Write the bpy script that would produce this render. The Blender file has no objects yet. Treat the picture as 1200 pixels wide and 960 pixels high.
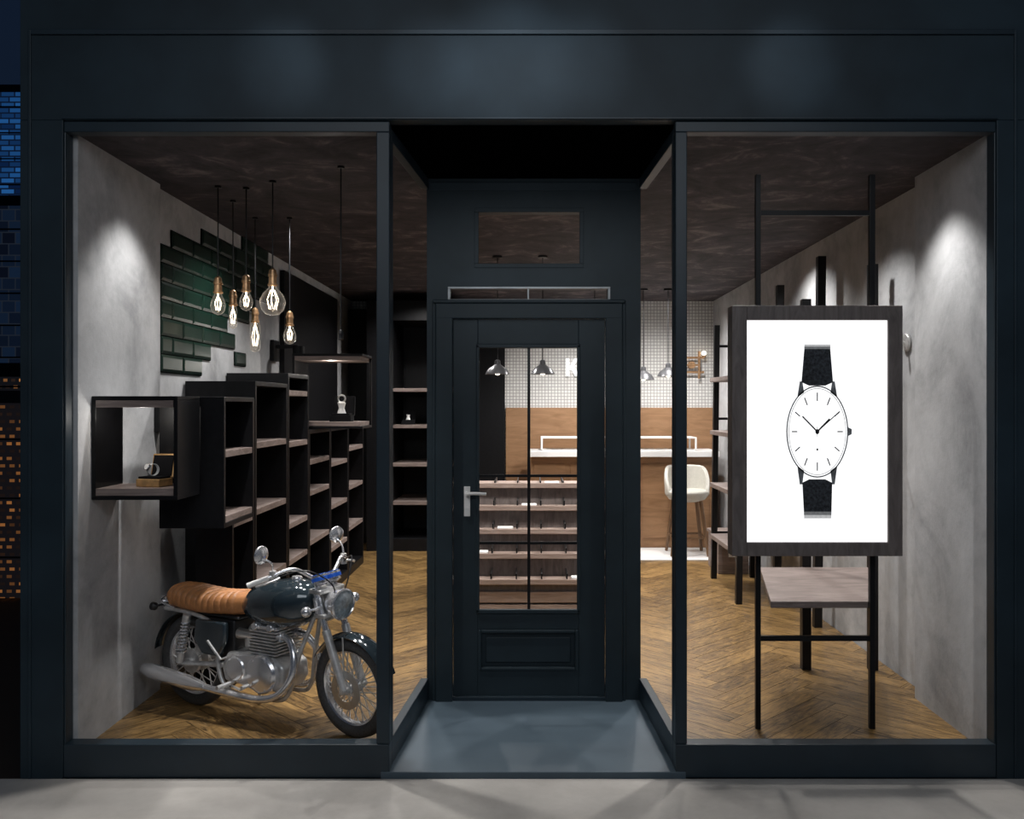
import bpy, bmesh, math, random
from mathutils import Vector, Matrix
random.seed(7)
scn = bpy.context.scene
scn.view_settings.view_transform = 'Standard'
COL = scn.collection
EYE = 1.73
F = 1050.0
def wx(u, y): return (u - 620.0) / F * y
def wz(v, y): return EYE - (v - 475.0) / F * y
FZ = 0.06   # shop floor height

# ------------------------------------------------------------------ materials
def _base(name):
    m = bpy.data.materials.new(name); m.use_nodes = True
    nt = m.node_tree; b = nt.nodes['Principled BSDF']
    return m, nt, b
def _coord(nt, sc=(1, 1, 1), rot=(0, 0, 0)):
    tc = nt.nodes.new('ShaderNodeTexCoord'); mp = nt.nodes.new('ShaderNodeMapping')
    mp.inputs['Scale'].default_value = sc; mp.inputs['Rotation'].default_value = rot
    nt.links.new(tc.outputs['Object'], mp.inputs['Vector'])
    return mp.outputs['Vector']
def _noise(nt, vec, scale, detail=4, rough=.55, dist=0):
    n = nt.nodes.new('ShaderNodeTexNoise')
    n.inputs['Scale'].default_value = scale; n.inputs['Detail'].default_value = detail
    n.inputs['Roughness'].default_value = rough; n.inputs['Distortion'].default_value = dist
    nt.links.new(vec, n.inputs['Vector']); return n.outputs['Fac']
def _ramp(nt, fac, stops):
    r = nt.nodes.new('ShaderNodeValToRGB'); e = r.color_ramp.elements
    while len(e) < len(stops): e.new(0.5)
    for i, (p, c) in enumerate(stops):
        e[i].position = p; e[i].color = (c[0], c[1], c[2], 1)
    nt.links.new(fac, r.inputs['Fac']); return r.outputs['Color']
def _bump(nt, b, h, strength, dist=.01):
    bp = nt.nodes.new('ShaderNodeBump'); bp.inputs['Strength'].default_value = strength
    bp.inputs['Distance'].default_value = dist
    nt.links.new(h, bp.inputs['Height']); nt.links.new(bp.outputs['Normal'], b.inputs['Normal'])
def pm(name, col, rough=.5, metal=0, var=.15, scale=8, bump=0, es=0, ecol=None, coat=0, sc=(1, 1, 1), spec=.5):
    m, nt, b = _base(name)
    v = _coord(nt, sc); n = _noise(nt, v, scale)
    c0 = [max(0, c * (1 - var)) for c in col]; c1 = [min(1, c * (1 + var)) for c in col]
    nt.links.new(_ramp(nt, n, [(.3, c0), (.7, c1)]), b.inputs['Base Color'])
    b.inputs['Roughness'].default_value = rough; b.inputs['Metallic'].default_value = metal
    b.inputs['Coat Weight'].default_value = coat; b.inputs['Specular IOR Level'].default_value = spec
    if bump: _bump(nt, b, n, bump)
    if es:
        b.inputs['Emission Color'].default_value = (*(ecol or col), 1); b.inputs['Emission Strength'].default_value = es
    return m
def concrete(name, c0, c1, c2, bump=.15, rough=.8, s1=1.6, dist=.4, p=(.45, .65, .85), spec=.4):
    m, nt, b = _base(name)
    v = _coord(nt); n1 = _noise(nt, v, s1, 8, .65, dist); n2 = _noise(nt, v, 14, 6, .7)
    mx = nt.nodes.new('ShaderNodeMath'); mx.operation = 'MULTIPLY_ADD'
    nt.links.new(n2, mx.inputs[0]); mx.inputs[1].default_value = .3; nt.links.new(n1, mx.inputs[2])
    nt.links.new(_ramp(nt, mx.outputs[0], [(p[0], c0), (p[1], c1), (p[2], c2)]), b.inputs['Base Color'])
    b.inputs['Roughness'].default_value = rough; b.inputs['Specular IOR Level'].default_value = spec; _bump(nt, b, n2, bump, .01); return m
def wood(name, c0, c1, sc=(1, 1, 1), scale=6, rough=.45, island=False, bump=.1):
    m, nt, b = _base(name)
    v = _coord(nt, sc)
    if island:
        g = nt.nodes.new('ShaderNodeNewGeometry')
        uv = nt.nodes.new('ShaderNodeUVMap')
        mp = nt.nodes.new('ShaderNodeMapping'); mp.inputs['Scale'].default_value = (2.6, 15, 1); nt.links.new(uv.outputs[0], mp.inputs['Vector'])
        ad = nt.nodes.new('ShaderNodeVectorMath'); ad.operation = 'MULTIPLY_ADD'
        cb = nt.nodes.new('ShaderNodeCombineXYZ')
        for i in range(3): nt.links.new(g.outputs['Random Per Island'], cb.inputs[i])
        ad.inputs[1].default_value = (37, 51, 13)
        nt.links.new(cb.outputs[0], ad.inputs[0]); nt.links.new(mp.outputs[0], ad.inputs[2])
        n = _noise(nt, ad.outputs[0], 1.5, 8, .72, 2.6)
        mx = nt.nodes.new('ShaderNodeMath'); mx.operation = 'MULTIPLY_ADD'
        nt.links.new(g.outputs['Random Per Island'], mx.inputs[0]); mx.inputs[1].default_value = .28
        m2 = nt.nodes.new('ShaderNodeMath'); m2.operation = 'MULTIPLY_ADD'; nt.links.new(n, m2.inputs[0]); m2.inputs[1].default_value = 2.3; m2.inputs[2].default_value = -.84
        nt.links.new(m2.outputs[0], mx.inputs[2]); f = mx.outputs[0]
        st = [(.08, c0), (.95, c1)]
    else:
        n = _noise(nt, v, scale, 6, .6, 1.2); f = n; st = [(.3, c0), (.7, c1)]
    nt.links.new(_ramp(nt, f, st), b.inputs['Base Color'])
    b.inputs['Roughness'].default_value = rough; _bump(nt, b, n, bump, .004); return m
def pane(name, tint=(1, 1, 1), base=.02, gl=.35, rough=.02, em=0):
    m = bpy.data.materials.new(name); m.use_nodes = True; nt = m.node_tree
    nt.nodes.remove(nt.nodes['Principled BSDF']); out = nt.nodes['Material Output']
    t = nt.nodes.new('ShaderNodeBsdfTransparent'); t.inputs[0].default_value = (*tint, 1)
    g = nt.nodes.new('ShaderNodeBsdfGlossy'); g.inputs['Roughness'].default_value = rough
    lw = nt.nodes.new('ShaderNodeLayerWeight'); lw.inputs['Blend'].default_value = .5
    p = nt.nodes.new('ShaderNodeMath'); p.operation = 'POWER'; nt.links.new(lw.outputs['Facing'], p.inputs[0]); p.inputs[1].default_value = 3
    q = nt.nodes.new('ShaderNodeMath'); q.operation = 'MULTIPLY_ADD'; nt.links.new(p.outputs[0], q.inputs[0]); q.inputs[1].default_value = gl; q.inputs[2].default_value = base
    mx = nt.nodes.new('ShaderNodeMixShader'); nt.links.new(q.outputs[0], mx.inputs[0])
    nt.links.new(t.outputs[0], mx.inputs[1])
    if em:
        e = nt.nodes.new('ShaderNodeEmission'); e.inputs[0].default_value = (1, .88, .74, 1); e.inputs[1].default_value = em
        ad = nt.nodes.new('ShaderNodeAddShader'); nt.links.new(g.outputs[0], ad.inputs[0]); nt.links.new(e.outputs[0], ad.inputs[1]); nt.links.new(ad.outputs[0], mx.inputs[2])
    else: nt.links.new(g.outputs[0], mx.inputs[2])
    nt.links.new(mx.outputs[0], out.inputs[0])
    return m
def brickmat(name, c1, c2, mortar, scale, w, h, ms, rough=.5, rot=(0, 0, 0), bump=.3, emis=0, offset=.5, bias=0):
    m, nt, b = _base(name); v = _coord(nt, rot=rot)
    k = nt.nodes.new('ShaderNodeTexBrick'); nt.links.new(v, k.inputs['Vector'])
    k.inputs['Color1'].default_value = (*c1, 1); k.inputs['Color2'].default_value = (*c2, 1); k.inputs['Mortar'].default_value = (*mortar, 1)
    k.inputs['Scale'].default_value = scale; k.inputs['Brick Width'].default_value = w; k.inputs['Row Height'].default_value = h
    k.inputs['Mortar Size'].default_value = ms; k.offset = offset; k.inputs['Bias'].default_value = bias
    nt.links.new(k.outputs['Color'], b.inputs['Base Color']); b.inputs['Roughness'].default_value = rough
    if bump:
        iv = nt.nodes.new('ShaderNodeMath'); iv.operation = 'SUBTRACT'; iv.inputs[0].default_value = 1; nt.links.new(k.outputs['Fac'], iv.inputs[1])
        _bump(nt, b, iv.outputs[0], bump, .01)
    if emis:
        nt.links.new(k.outputs['Color'], b.inputs['Emission Color']); b.inputs['Emission Strength'].default_value = emis
    return m

M = {}
M['facade'] = pm('navy_facade_paint', (.018, .032, .043), .5, .0, .3, 2.2, spec=.3)
M['door'] = pm('navy_door_paint', (.018, .030, .038), .5, 0, .12, 6, spec=.3)
M['frame'] = pm('navy_frame_paint', (.017, .030, .041), .42, .0, .1, 6, spec=.4)
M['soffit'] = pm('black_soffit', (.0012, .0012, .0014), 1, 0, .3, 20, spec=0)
M['step'] = concrete('blue_grey_slab', (.060, .088, .114), (.066, .096, .122), (.074, .106, .133), .03, .5)
M['walk'] = concrete('beige_pavement', (.38, .355, .325), (.44, .415, .385), (.50, .475, .44), .1, .85)
M['wall'] = concrete('light_concrete_plaster', (.28, .285, .295), (.45, .455, .465), (.56, .565, .575), .2, .8, 2.0, .6, (.42, .66, .88))
M['ceil'] = concrete('dark_stained_ceiling', (.030, .027, .032), (.062, .055, .062), (.27, .225, .225), .2, .75, 2.6, 1.4, (.50, .70, .98), .2)
M['floor'] = wood('herringbone_oak', (.026, .013, .005), (.44, .265, .098), (1, 1, 1), 9, .32, True, .2)
M['subfloor'] = pm('dark_subfloor', (.02, .013, .008), .8)
M['black'] = pm('black_lacquer', (.006, .006, .007), .42, 0, .3, 30, .02, spec=.22)
M['blackmetal'] = pm('black_steel', (.007, .007, .008), .4, .0, .2, 20, spec=.3)
M['greywood'] = wood('grey_brown_wood', (.14, .105, .092), (.30, .238, .215), (1, 3, 12), 3, .5)
M['framewood'] = wood('dark_brown_wood', (.105, .086, .080), (.205, .172, .16), (6, 6, 1.2), 4, .5)
M['oak'] = wood('warm_oak_panel', (.22, .115, .052), (.35, .195, .10), (1, 1, 6), 2, .5)
M['palewood'] = wood('brown_tray_wood', (.26, .185, .15), (.42, .32, .27), (1, 4, 8), 3, .5)
M['tilewhite'] = brickmat('white_mesh_tiles', (.74, .73, .71), (.66, .65, .63), (.33, .32, .31), 1, .04, .04, .0045, .4, (math.radians(90), 0, 0), .2, 0, 0)
M['green'] = pm('bottle_green_glaze', (.005, .019, .013), .32, 0, .3, 5, .03, spec=.22)
M['grout'] = pm('dark_grout', (.002, .004, .0035), .9, spec=.1)
M['bulbglass'] = pane('bulb_glass', (1, .97, .93), .07, .8, .03, .25)
M['filament'] = pm('glowing_filament', (1, .8, .6), .5, es=8, ecol=(1, .84, .64))
M['bulbglow'] = pm('lit_bulb', (1, .85, .6), .5, es=4, ecol=(1, .88, .7))
M['brass'] = pm('aged_copper', (.50, .30, .16), .35, .8, .25, 30)
M['gold'] = pm('gold_trim', (.70, .42, .18), .35, .6, .2, 30)
M['chrome'] = pm('chrome', (.88, .88, .90), .22, .82, .06, 10)
M['alu'] = pm('cast_aluminium', (.64, .63, .62), .38, .6, .25, 25, .05)
M['tank'] = pm('dark_slate_tank_paint', (.028, .042, .052), .12, .2, .15, 4, coat=1)
M['rubber'] = pm('tyre_rubber', (.06, .06, .061), .6, 0, .3, 90, .4)
M['leather'] = pm('tan_leather', (.48, .205, .075), .45, 0, .2, 35, .25)
M['blackplastic'] = pm('black_plastic', (.012, .012, .013), .4)
M['lens'] = pm('headlamp_lens', (.42, .47, .50), .08, .4, .3, 60, .3, coat=1)
M['mirror'] = pm('mirror_glass', (.7, .72, .75), .04, 1, .02, 3)
M['redlens'] = pm('red_tail_lens', (.2, .01, .01), .15, coat=1)
M['blue'] = pm('blue_gauge_ring', (.02, .09, .42), .25, .2, es=.15, ecol=(.02, .12, .6))
M['panel'] = pm('lit_white_panel', (.9, .9, .9), .6, 0, .01, 3, es=1.0, ecol=(1, 1, 1))
M['inkdark'] = pm('print_dark_strap', (.040, .045, .053), .85, 0, .85, 70)
M['inkmid'] = pm('print_faded_strap', (.22, .23, .24), .85, 0, .3, 70, es=.08, ecol=(1, 1, 1))
M['inklight'] = pm('print_pale_strap', (.5, .5, .5), .85, 0, .2, 70, es=.35, ecol=(1, 1, 1))
M['inkgrey'] = pm('print_grey', (.24, .25, .26), .7, 0, .5, 25)
M['inkblack'] = pm('print_black', (.01, .01, .012), .8)
M['white'] = pm('white_lacquer', (.80, .79, .78), .35, 0, .03, 5)
M['whitesign'] = pm('lit_white_letter', (.85, .85, .85), .5, 0, .03, 5, es=.9, ecol=(1, 1, 1))
M['cream'] = pm('cream_upholstery', (.50, .48, .43), .7, 0, .05, 40, .1)
M['legwood'] = wood('walnut_leg', (.10, .052, .024), (.18, .10, .05), (8, 8, 1), 4)
M['enamel'] = pm('dark_enamel_shade', (.10, .10, .105), .3, .5, .05)
M['silver'] = pm('brushed_steel', (.60, .59, .57), .32, .85, .1, 30)
M['velvet'] = pm('black_velvet', (.008, .008, .009), .95, spec=.1)
M['pearl'] = pm('white_display_cushion', (.8, .79, .77), .5, 0, .03)
M['skyblue'] = brickmat('blue_lit_glazing', (.02, .12, .36), (.003, .012, .05), (.004, .01, .03), 1, .9, .35, .05, .6, (math.radians(90), 0, 0), 0, .7, .4, .05)
M['city1'] = brickmat('tower_lit_windows', (.9, .36, .10), (.03, .018, .014), (.008, .008, .010), 1, .35, .30, .09, .6, (math.radians(90), 0, 0), 0, .6, .3, .15)
M['city3'] = brickmat('kiosk_lit_windows', (.8, .30, .08), (.02, .012, .01), (.012, .010, .012), 1, .09, .07, .022, .6, (math.radians(90), 0, 0), 0, .4, .3, .3)
M['city2'] = brickmat('tower_steel_grid', (.015, .035, .08), (.006, .009, .02), (.03, .04, .06), 1, .7, .6, .03, .6, (math.radians(90), 0, 0), 0, .35, .5)
M['steel'] = pm('grey_strip_frame', (.36, .37, .38), .35, .2)

# ------------------------------------------------------------------ mesh builder
def cr(pts, k=8, closed=False):
    P = [Vector(p) for p in pts]; n = len(P); out = []
    rng = range(n if closed else n - 1)
    for i in rng:
        if closed: a, b, c, d = P[(i - 1) % n], P[i], P[(i + 1) % n], P[(i + 2) % n]
        else: a, b, c, d = P[max(i - 1, 0)], P[i], P[i + 1], P[min(i + 2, n - 1)]
        for j in range(k):
            t = j / k
            out.append(.5 * ((2 * b) + (c - a) * t + (2 * a - 5 * b + 4 * c - d) * t * t + (3 * b - a - 3 * c + d) * t ** 3))
    if not closed: out.append(P[-1])
    return out
class MB:
    def __init__(s, T=None):
        s.bm = bmesh.new(); s.T = T or Matrix.Identity(4); s.mi = 0
    def v(s, p): return s.bm.verts.new(s.T @ Vector(p))
    def f(s, vs):
        try:
            fc = s.bm.faces.new(vs); fc.material_index = s.mi; return fc
        except ValueError: return None
    def prism(s, pts, z0, z1):
        a = [s.v((p[0], p[1], z0)) for p in pts]; b = [s.v((p[0], p[1], z1)) for p in pts]; n = len(pts)
        s.f(a[::-1]); s.f(b)
        for i in range(n): s.f([a[i], a[(i + 1) % n], b[(i + 1) % n], b[i]])
        return s
    def box(s, x0, x1, y0, y1, z0, z1):
        if x0 > x1: x0, x1 = x1, x0
        if y0 > y1: y0, y1 = y1, y0
        if z0 > z1: z0, z1 = z1, z0
        return s.prism([(x0, y0), (x1, y0), (x1, y1), (x0, y1)], z0, z1)
    def xz(s, pts, y0, y1):
        a = [s.v((p[0], y0, p[1])) for p in pts]; b = [s.v((p[0], y1, p[1])) for p in pts]; n = len(pts)
        s.f(a); s.f(b[::-1])
        for i in range(n): s.f([a[i], b[i], b[(i + 1) % n], a[(i + 1) % n]])
        return s
    def quad(s, ps):
        s.f([s.v(p) for p in ps]); return s
    def rings(s, rs, closed=False, caps=True, cyc=True):
        R = [[s.v(p) for p in r] for r in rs]; n = len(R[0]); m = len(R)
        for i in range(m if closed else m - 1):
            A, B = R[i], R[(i + 1) % m]
            for j in range(n if cyc else n - 1):
                s.f([A[j], A[(j + 1) % n], B[(j + 1) % n], B[j]])
        if caps and not closed and cyc: s.f(R[0][::-1]); s.f(R[-1])
        return s
    def tube(s, pts, r, n=10, closed=False):
        P = [Vector(p) for p in pts]; m = len(P)
        rs = r if isinstance(r, (list, tuple)) else [r] * m
        up = None; out = []
        for i in range(m):
            if closed: t = P[(i + 1) % m] - P[i - 1]
            else: t = P[min(i + 1, m - 1)] - P[max(i - 1, 0)]
            t.normalize()
            if up is None:
                up = Vector((0, 0, 1)) if abs(t.z) < .9 else Vector((1, 0, 0))
            up = (up - t * up.dot(t)).normalized(); sd = t.cross(up)
            out.append([P[i] + (up * math.cos(2 * math.pi * k / n) + sd * math.sin(2 * math.pi * k / n)) * rs[i] for k in range(n)])
        return s.rings(out, closed)
    def lathe(s, prof, c=(0, 0, 0), ax=(0, 0, 1), n=24, closed=False):
        c = Vector(c); ax = Vector(ax).normalized()
        a = Vector((1, 0, 0)) if abs(ax.x) < .9 else Vector((0, 0, 1))
        a = (a - ax * a.dot(ax)).normalized(); b = ax.cross(a)
        rs = [[c + ax * h + (a * math.cos(2 * math.pi * k / n) + b * math.sin(2 * math.pi * k / n)) * max(r, .0004) for k in range(n)] for r, h in prof]
        return s.rings(rs, closed)
    def cyl(s, p0, p1, r, n=16, r1=None):
        p0 = Vector(p0); p1 = Vector(p1)
        return s.lathe([(r, 0), (r if r1 is None else r1, (p1 - p0).length)], p0, p1 - p0, n)
    def ball(s, c, r, n=16):
        return s.lathe([(r * math.sin(math.pi * i / 10), -r * math.cos(math.pi * i / 10)) for i in range(11)], c, (0, 0, 1), n)
    def torus(s, c, ax, R, r, n=48, m=12, sq=1):
        return s.lathe([(R + r * math.cos(2 * math.pi * i / m), sq * r * math.sin(2 * math.pi * i / m)) for i in range(m)], c, ax, n, True)
    def fin(s, name, mat, parent=None, loc=(0, 0, 0), rot=(0, 0, 0), bev=0, smooth=True, seg=2, **pr):
        bmesh.ops.recalc_face_normals(s.bm, faces=s.bm.faces)
        if smooth:
            for e in s.bm.edges:
                e.smooth = not (len(e.link_faces) == 2 and e.calc_face_angle(0) > math.radians(38))
            for f in s.bm.faces: f.smooth = True
        me = bpy.data.meshes.new(name); s.bm.to_mesh(me); s.bm.free()
        for mt in (mat if isinstance(mat, (list, tuple)) else [mat]): me.materials.append(M[mt])
        o = bpy.data.objects.new(name, me); COL.objects.link(o)
        o.location = loc; o.rotation_euler = rot
        if parent: o.parent = parent
        if bev:
            b = o.modifiers.new('bevel', 'BEVEL'); b.width = bev; b.segments = seg; b.limit_method = 'ANGLE'; b.angle_limit = math.radians(40)
        for k, val in pr.items(): o[k] = val
        return o
def thing(name, label, cat, loc=(0, 0, 0), rot=0, group=None):
    o = bpy.data.objects.new(name, None); COL.objects.link(o); o.empty_display_size = .1
    o.location = loc; o.rotation_euler = (0, 0, rot); o['label'] = label; o['category'] = cat
    if group: o['group'] = group
    return o
def tag(o, label, cat, group=None):
    o['label'] = label; o['category'] = cat
    if group: o['group'] = group
    return o
S = dict(kind='structure')

# ------------------------------------------------------------------ room shell
YF = 4.274; YB = 11.2; CZ = 3.03
YD = 5.30
MB().box(-40, 12, -3, 4.22, -.12, -.03).fin('floor_sidewalk', 'walk', smooth=False, **S)
MB().prism([(-.70, 4.225), (.74, 4.225), (.70, 5.34), (-.64, 5.34)], -.06, .0).fin('floor_entrance', 'step', smooth=False, bev=.004, **S)
MB().box(-2.35, 2.42, 4.24, YB, -.2, -.065).fin('floor_slab', 'subfloor', smooth=False, **S)

def planks():
    W = .135; n = 6; L = W * n; g = .0016
    R = Matrix.Rotation(math.radians(45), 4, 'Z')
    bounds = {'L': [((-2.21, 0, 0), (-1, 0, 0)), ((0, 4.30, 0), (0, -1, 0)), ((0, 5.36, 0), (0, 1, 0)), ((-.66, 4.3, 0), (.997, -.073, 0))],
              'R': [((2.29, 0, 0), (1, 0, 0)), ((0, 4.30, 0), (0, -1, 0)), ((0, 5.36, 0), (0, 1, 0)), ((.70, 4.3, 0), (-.999, -.045, 0))],
              'B': [((2.29, 0, 0), (1, 0, 0)), ((-2.21, 0, 0), (-1, 0, 0)), ((0, 5.36, 0), (0, -1, 0)), ((0, YB, 0), (0, 1, 0))]}
    bm = bmesh.new(); bm.loops.layers.uv.new('UVMap')
    for key, pl in bounds.items():
        b2 = bmesh.new(); uvl = b2.loops.layers.uv.new('UVMap')
        for i in range(-140, 140):
            for j in range(-16, 17):
                for kind in (0, 1):
                    if kind == 0: x, y, w, h = i * W + j * L, i * W - j * L, L, W
                    else: x, y, w, h = i * W + j * L, (i + 1) * W - j * L, W, L
                    cs = [Vector((x + g, y + g, 0)), Vector((x + w - g, y + g, 0)), Vector((x + w - g, y + h - g, 0)), Vector((x + g, y + h - g, 0))]
                    cs = [R @ c + Vector((0, 7.5, 0)) for c in cs]
                    c = sum(cs, Vector()) / 4
                    if not (-2.8 < c.x < 2.9 and 3.8 < c.y < YB + .5): continue
                    if not all((c - Vector(p)).dot(Vector(nn)) < .46 for p, nn in pl): continue
                    fc = b2.faces.new([b2.verts.new((c.x, c.y, FZ)) for c in cs])
                    uvs = [(0, 0), (L, 0), (L, W), (0, W)] if kind == 0 else [(0, 0), (0, W), (L, W), (L, 0)]
                    for lp, q in zip(fc.loops, uvs): lp[uvl].uv = q
        for p, nn in pl:
            bmesh.ops.bisect_plane(b2, geom=b2.verts[:] + b2.edges[:] + b2.faces[:], plane_co=p, plane_no=nn, clear_outer=True)
        me = bpy.data.meshes.new('t'); b2.to_mesh(me); b2.free(); bm.from_mesh(me)
    for f in bm.faces:
        if f.normal.z < 0: f.normal_flip()
    me = bpy.data.meshes.new('floor'); bm.to_mesh(me); bm.free(); me.materials.append(M['floor'])
    o = bpy.data.objects.new('floor', me); COL.objects.link(o); o['kind'] = 'structure'
planks()
mb = MB()
mb.prism([(-2.21, 4.30), (-.665, 4.30), (-.595, 5.36), (-2.21, 5.36)], -.06, .055)
mb.prism([(.70, 4.30), (2.29, 4.30), (2.29, 5.36), (.652, 5.36)], -.06, .055)
mb.box(-2.21, 2.29, 5.36, YB, -.06, .055)
mb.fin('floor_base', 'subfloor', smooth=False, **S)

mb = MB(); mb.prism([(-2.36, 4.31), (-2.17, 4.31), (-2.17, 5.27), (-2.215, 5.27), (-2.215, YB), (-2.36, YB)], -.06, CZ)
mb.fin('wall_left', 'wall', smooth=False, **S)
mb = MB(); mb.prism([(2.44, 4.31), (2.44, YB), (2.30, YB), (2.30, 5.11), (2.20, 5.11), (2.20, 4.31)], -.06, CZ)
mb.fin('wall_right', 'wall', smooth=False, **S)
MB().box(-2.36, 2.44, YB, YB + .12, -.06, CZ).fin('wall_back', 'tilewhite', smooth=False, **S)
mb = MB(); mb.prism([(-2.36, 4.31), (-.70, 4.31), (-.64, 5.34), (-.64, YB + .12), (-2.36, YB + .12)], CZ, CZ + .1)
mb.prism([(.74, 4.31), (2.44, 4.31), (2.44, YB + .12), (.69, YB + .12), (.69, 5.34)], CZ, CZ + .1)
mb.box(-.64, .69, 5.36, YB + .12, CZ, CZ + .1)
mb.fin('ceiling', 'ceil', smooth=False, **S)
MB().prism([(-.70, 4.31), (.74, 4.31), (.70, 5.34), (-.64, 5.34)], 3.06, 3.12).fin('ceiling_entrance', 'soffit', smooth=False, **S)

# facade
mb = MB()
mb.box(-2.40, 3.4, YF - .05, YF + .03, 3.075, 4.4)
mb.box(-2.40, -2.198, YF - .05, YF + .03, -.06, 3.075)
mb.box(2.206, 3.4, YF - .05, YF + .03, -.06, 3.075)
mb.box(-2.36, -2.345, YF - .058, YF - .05, -.03, 3.5)
mb.box(2.285, 2.30, YF - .058, YF - .05, -.03, 3.5)
mb.fin('wall_front', 'facade', smooth=False, bev=.003, **S)
mb = MB(); mb.box(-2.345, 2.285, YF - .062, YF - .05, 3.475, 3.50); mb.fin('trim_1', 'frame', smooth=False, bev=.003, **S)
mb = MB(); mb.box(-2.20, 2.21, YF - .058, YF - .05, 3.078, 3.088); mb.fin('trim_2', 'frame', smooth=False, bev=.002, **S)

def front_window(name, x0, x1, posts):
    mb = MB()
    mb.box(x0, x1, YF - .045, YF + .035, -.03, .128)
    mb.box(x0, x1, YF - .04, YF + .03, 3.022, 3.072)
    for a, b in posts: mb.box(a, b, YF - .04, YF + .03, .128, 3.022)
    return mb.fin(name, 'frame', smooth=False, bev=.004, **S)
front_window('window_1', -2.198, -.66, [(-2.198, -2.190), (-.722, -.66)])
front_window('window_2', .692, 2.206, [(.692, .747), (2.198, 2.206)])
def side_window(name, xa, xb, sgn):
    ya, yb = YF + .035, YD - .04
    mb = MB(); t = .045 * sgn
    for z0, z1 in ((-.0, .128), (3.0, 3.06)):
        mb.prism([(xa, ya), (xa + t, ya), (xb + t, yb), (xb, yb)], z0, z1)
    mb.prism([(xa, ya), (xa + t, ya), (xa + t + (xb - xa) * .03, ya + .03), (xa + (xb - xa) * .03, ya + .03)], .128, 3.0)
    return mb.fin(name, 'frame', smooth=False, bev=.003, **S)
side_window('window_3', -.66, -.59, -1)
side_window('window_4', .692, .646, 1)

# entrance bulkhead
Y0, Y1 = YD - .04, YD + .05; YQ = YD - .04
def bx(mb, u0, u1, v0, v1, y0=Y0, y1=Y1): mb.box(wx(u0, YQ), wx(u1, YQ), y0, y1, wz(v1, YQ), wz(v0, YQ))
mb = MB()
ztop = 3.06; zb = 0
def full(x0, x1, v0=None, v1=None):
    mb.box(x0, x1, Y0, Y1, zb if v1 is None else wz(v1, YQ), ztop if v0 is None else wz(v0, YQ))
full(-.60, wx(520, YQ)); full(wx(718, YQ), .655)
full(wx(520, YQ), wx(718, YQ), None, 248)
full(wx(520, YQ), wx(560, YQ), 248, 310); full(wx(680, YQ), wx(718, YQ), 248, 310)
full(wx(520, YQ), wx(718, YQ), 310, 338)
full(wx(520, YQ), wx(527, YQ), 338, 353); full(wx(713, YQ), wx(718, YQ), 338, 353)
full(wx(520, YQ), wx(718, YQ), 353, 368)
mb.fin('wall_entrance', 'door', smooth=False, **S)
mb = MB()
bx(mb, 511, 531, 356, 822, Y0 - .035, Y0); bx(mb, 709, 729, 356, 822, Y0 - .035, Y0); bx(mb, 511, 729, 356, 374, Y0 - .036, Y0)
bx(mb, 507, 511, 352, 822, Y0 - .02, Y0); bx(mb, 729, 733, 352, 822, Y0 - .02, Y0)
bx(mb, 508, 732, 352, 356, Y0 - .045, Y0)
mb.fin('trim_3', 'door', smooth=False, bev=.006, **S)
mb = MB(); bx(mb, 503, 746, 214, 224, Y0 - .012, Y0); mb.fin('trim_4', 'frame', smooth=False, bev=.004, **S)
mb = MB()
for a in ((556, 684, 244, 249), (556, 684, 309, 314), (556, 561, 249, 309), (679, 684, 249, 309)): bx(mb, *a, Y0 - .006, Y0 + .0)
mb.fin('window_5', 'door', smooth=False, bev=.002, **S)
mb = MB()
for a in ((525, 715, 336.5, 339), (525, 715, 351, 353), (525, 528, 339, 351), (712, 715, 339, 351), (618, 620, 339, 351)): bx(mb, *a, Y0 - .02, Y0 + .0)
mb.fin('window_6', 'steel', smooth=False, bev=.002, **S)
da, db = Y0 + .0, Y0 + .055
mb = MB()
bx(mb, 531, 560, 374, 816, da, db); bx(mb, 678, 709, 374, 816, da, db)
bx(mb, 560, 678, 374, 406, da, db); bx(mb, 560, 678, 716, 738, da, db); bx(mb, 560, 678, 786, 816, da, db)
bx(mb, 560, 678, 738, 786, da + .022, db)
door = mb.fin('door_1', 'door', smooth=False, bev=.003, **S)
mb = MB()
for a in ((558, 562, 404, 718), (676, 680, 404, 718), (558, 680, 403, 408), (558, 680, 714, 719)): bx(mb, *a, da - .012, da + .004)
for a in ((560, 564, 738, 786), (674, 678, 738, 786), (564, 674, 738, 742), (564, 674, 782, 786)): bx(mb, *a, da - .008, da + .022)
bx(mb, 569, 669, 747, 777, da + .008, da + .023)
mb.fin('moulding', 'door', door, smooth=False, bev=.005)
mb = MB(); bx(mb, 618, 621.5, 406, 716, da + .01, da + .03)
for v in (558, 637): bx(mb, 560, 678, v - 1.5, v + 1.5, da + .012, da + .028)
mb.fin('glazing_bar', 'blackmetal', door, smooth=False)
hx = wx(547.5, YQ); hz = wz(578, YQ)
mb = MB(); mb.box(hx - .018, hx + .018, da - .012, da, wz(605, YQ), wz(570, YQ))
mb.cyl((hx, da - .01, hz), (hx, da - .06, hz), .011); mb.tube(cr([(hx, da - .055, hz), (hx + .05, da - .06, hz + .003), (hx + .115, da - .055, hz)], 5), .0095)
mb.cyl((hx, da - .014, hz - .085), (hx, da - .01, hz - .085), .009)
mb.fin('handle', 'pearl', door, bev=.003, label='satin steel lever handle')
mb = MB(); bx(mb, 520, 718, 815.5, 822, Y0 - .02, Y1 + .03); mb.fin('trim_5', 'frame', smooth=False, bev=.003, **S)

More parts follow.
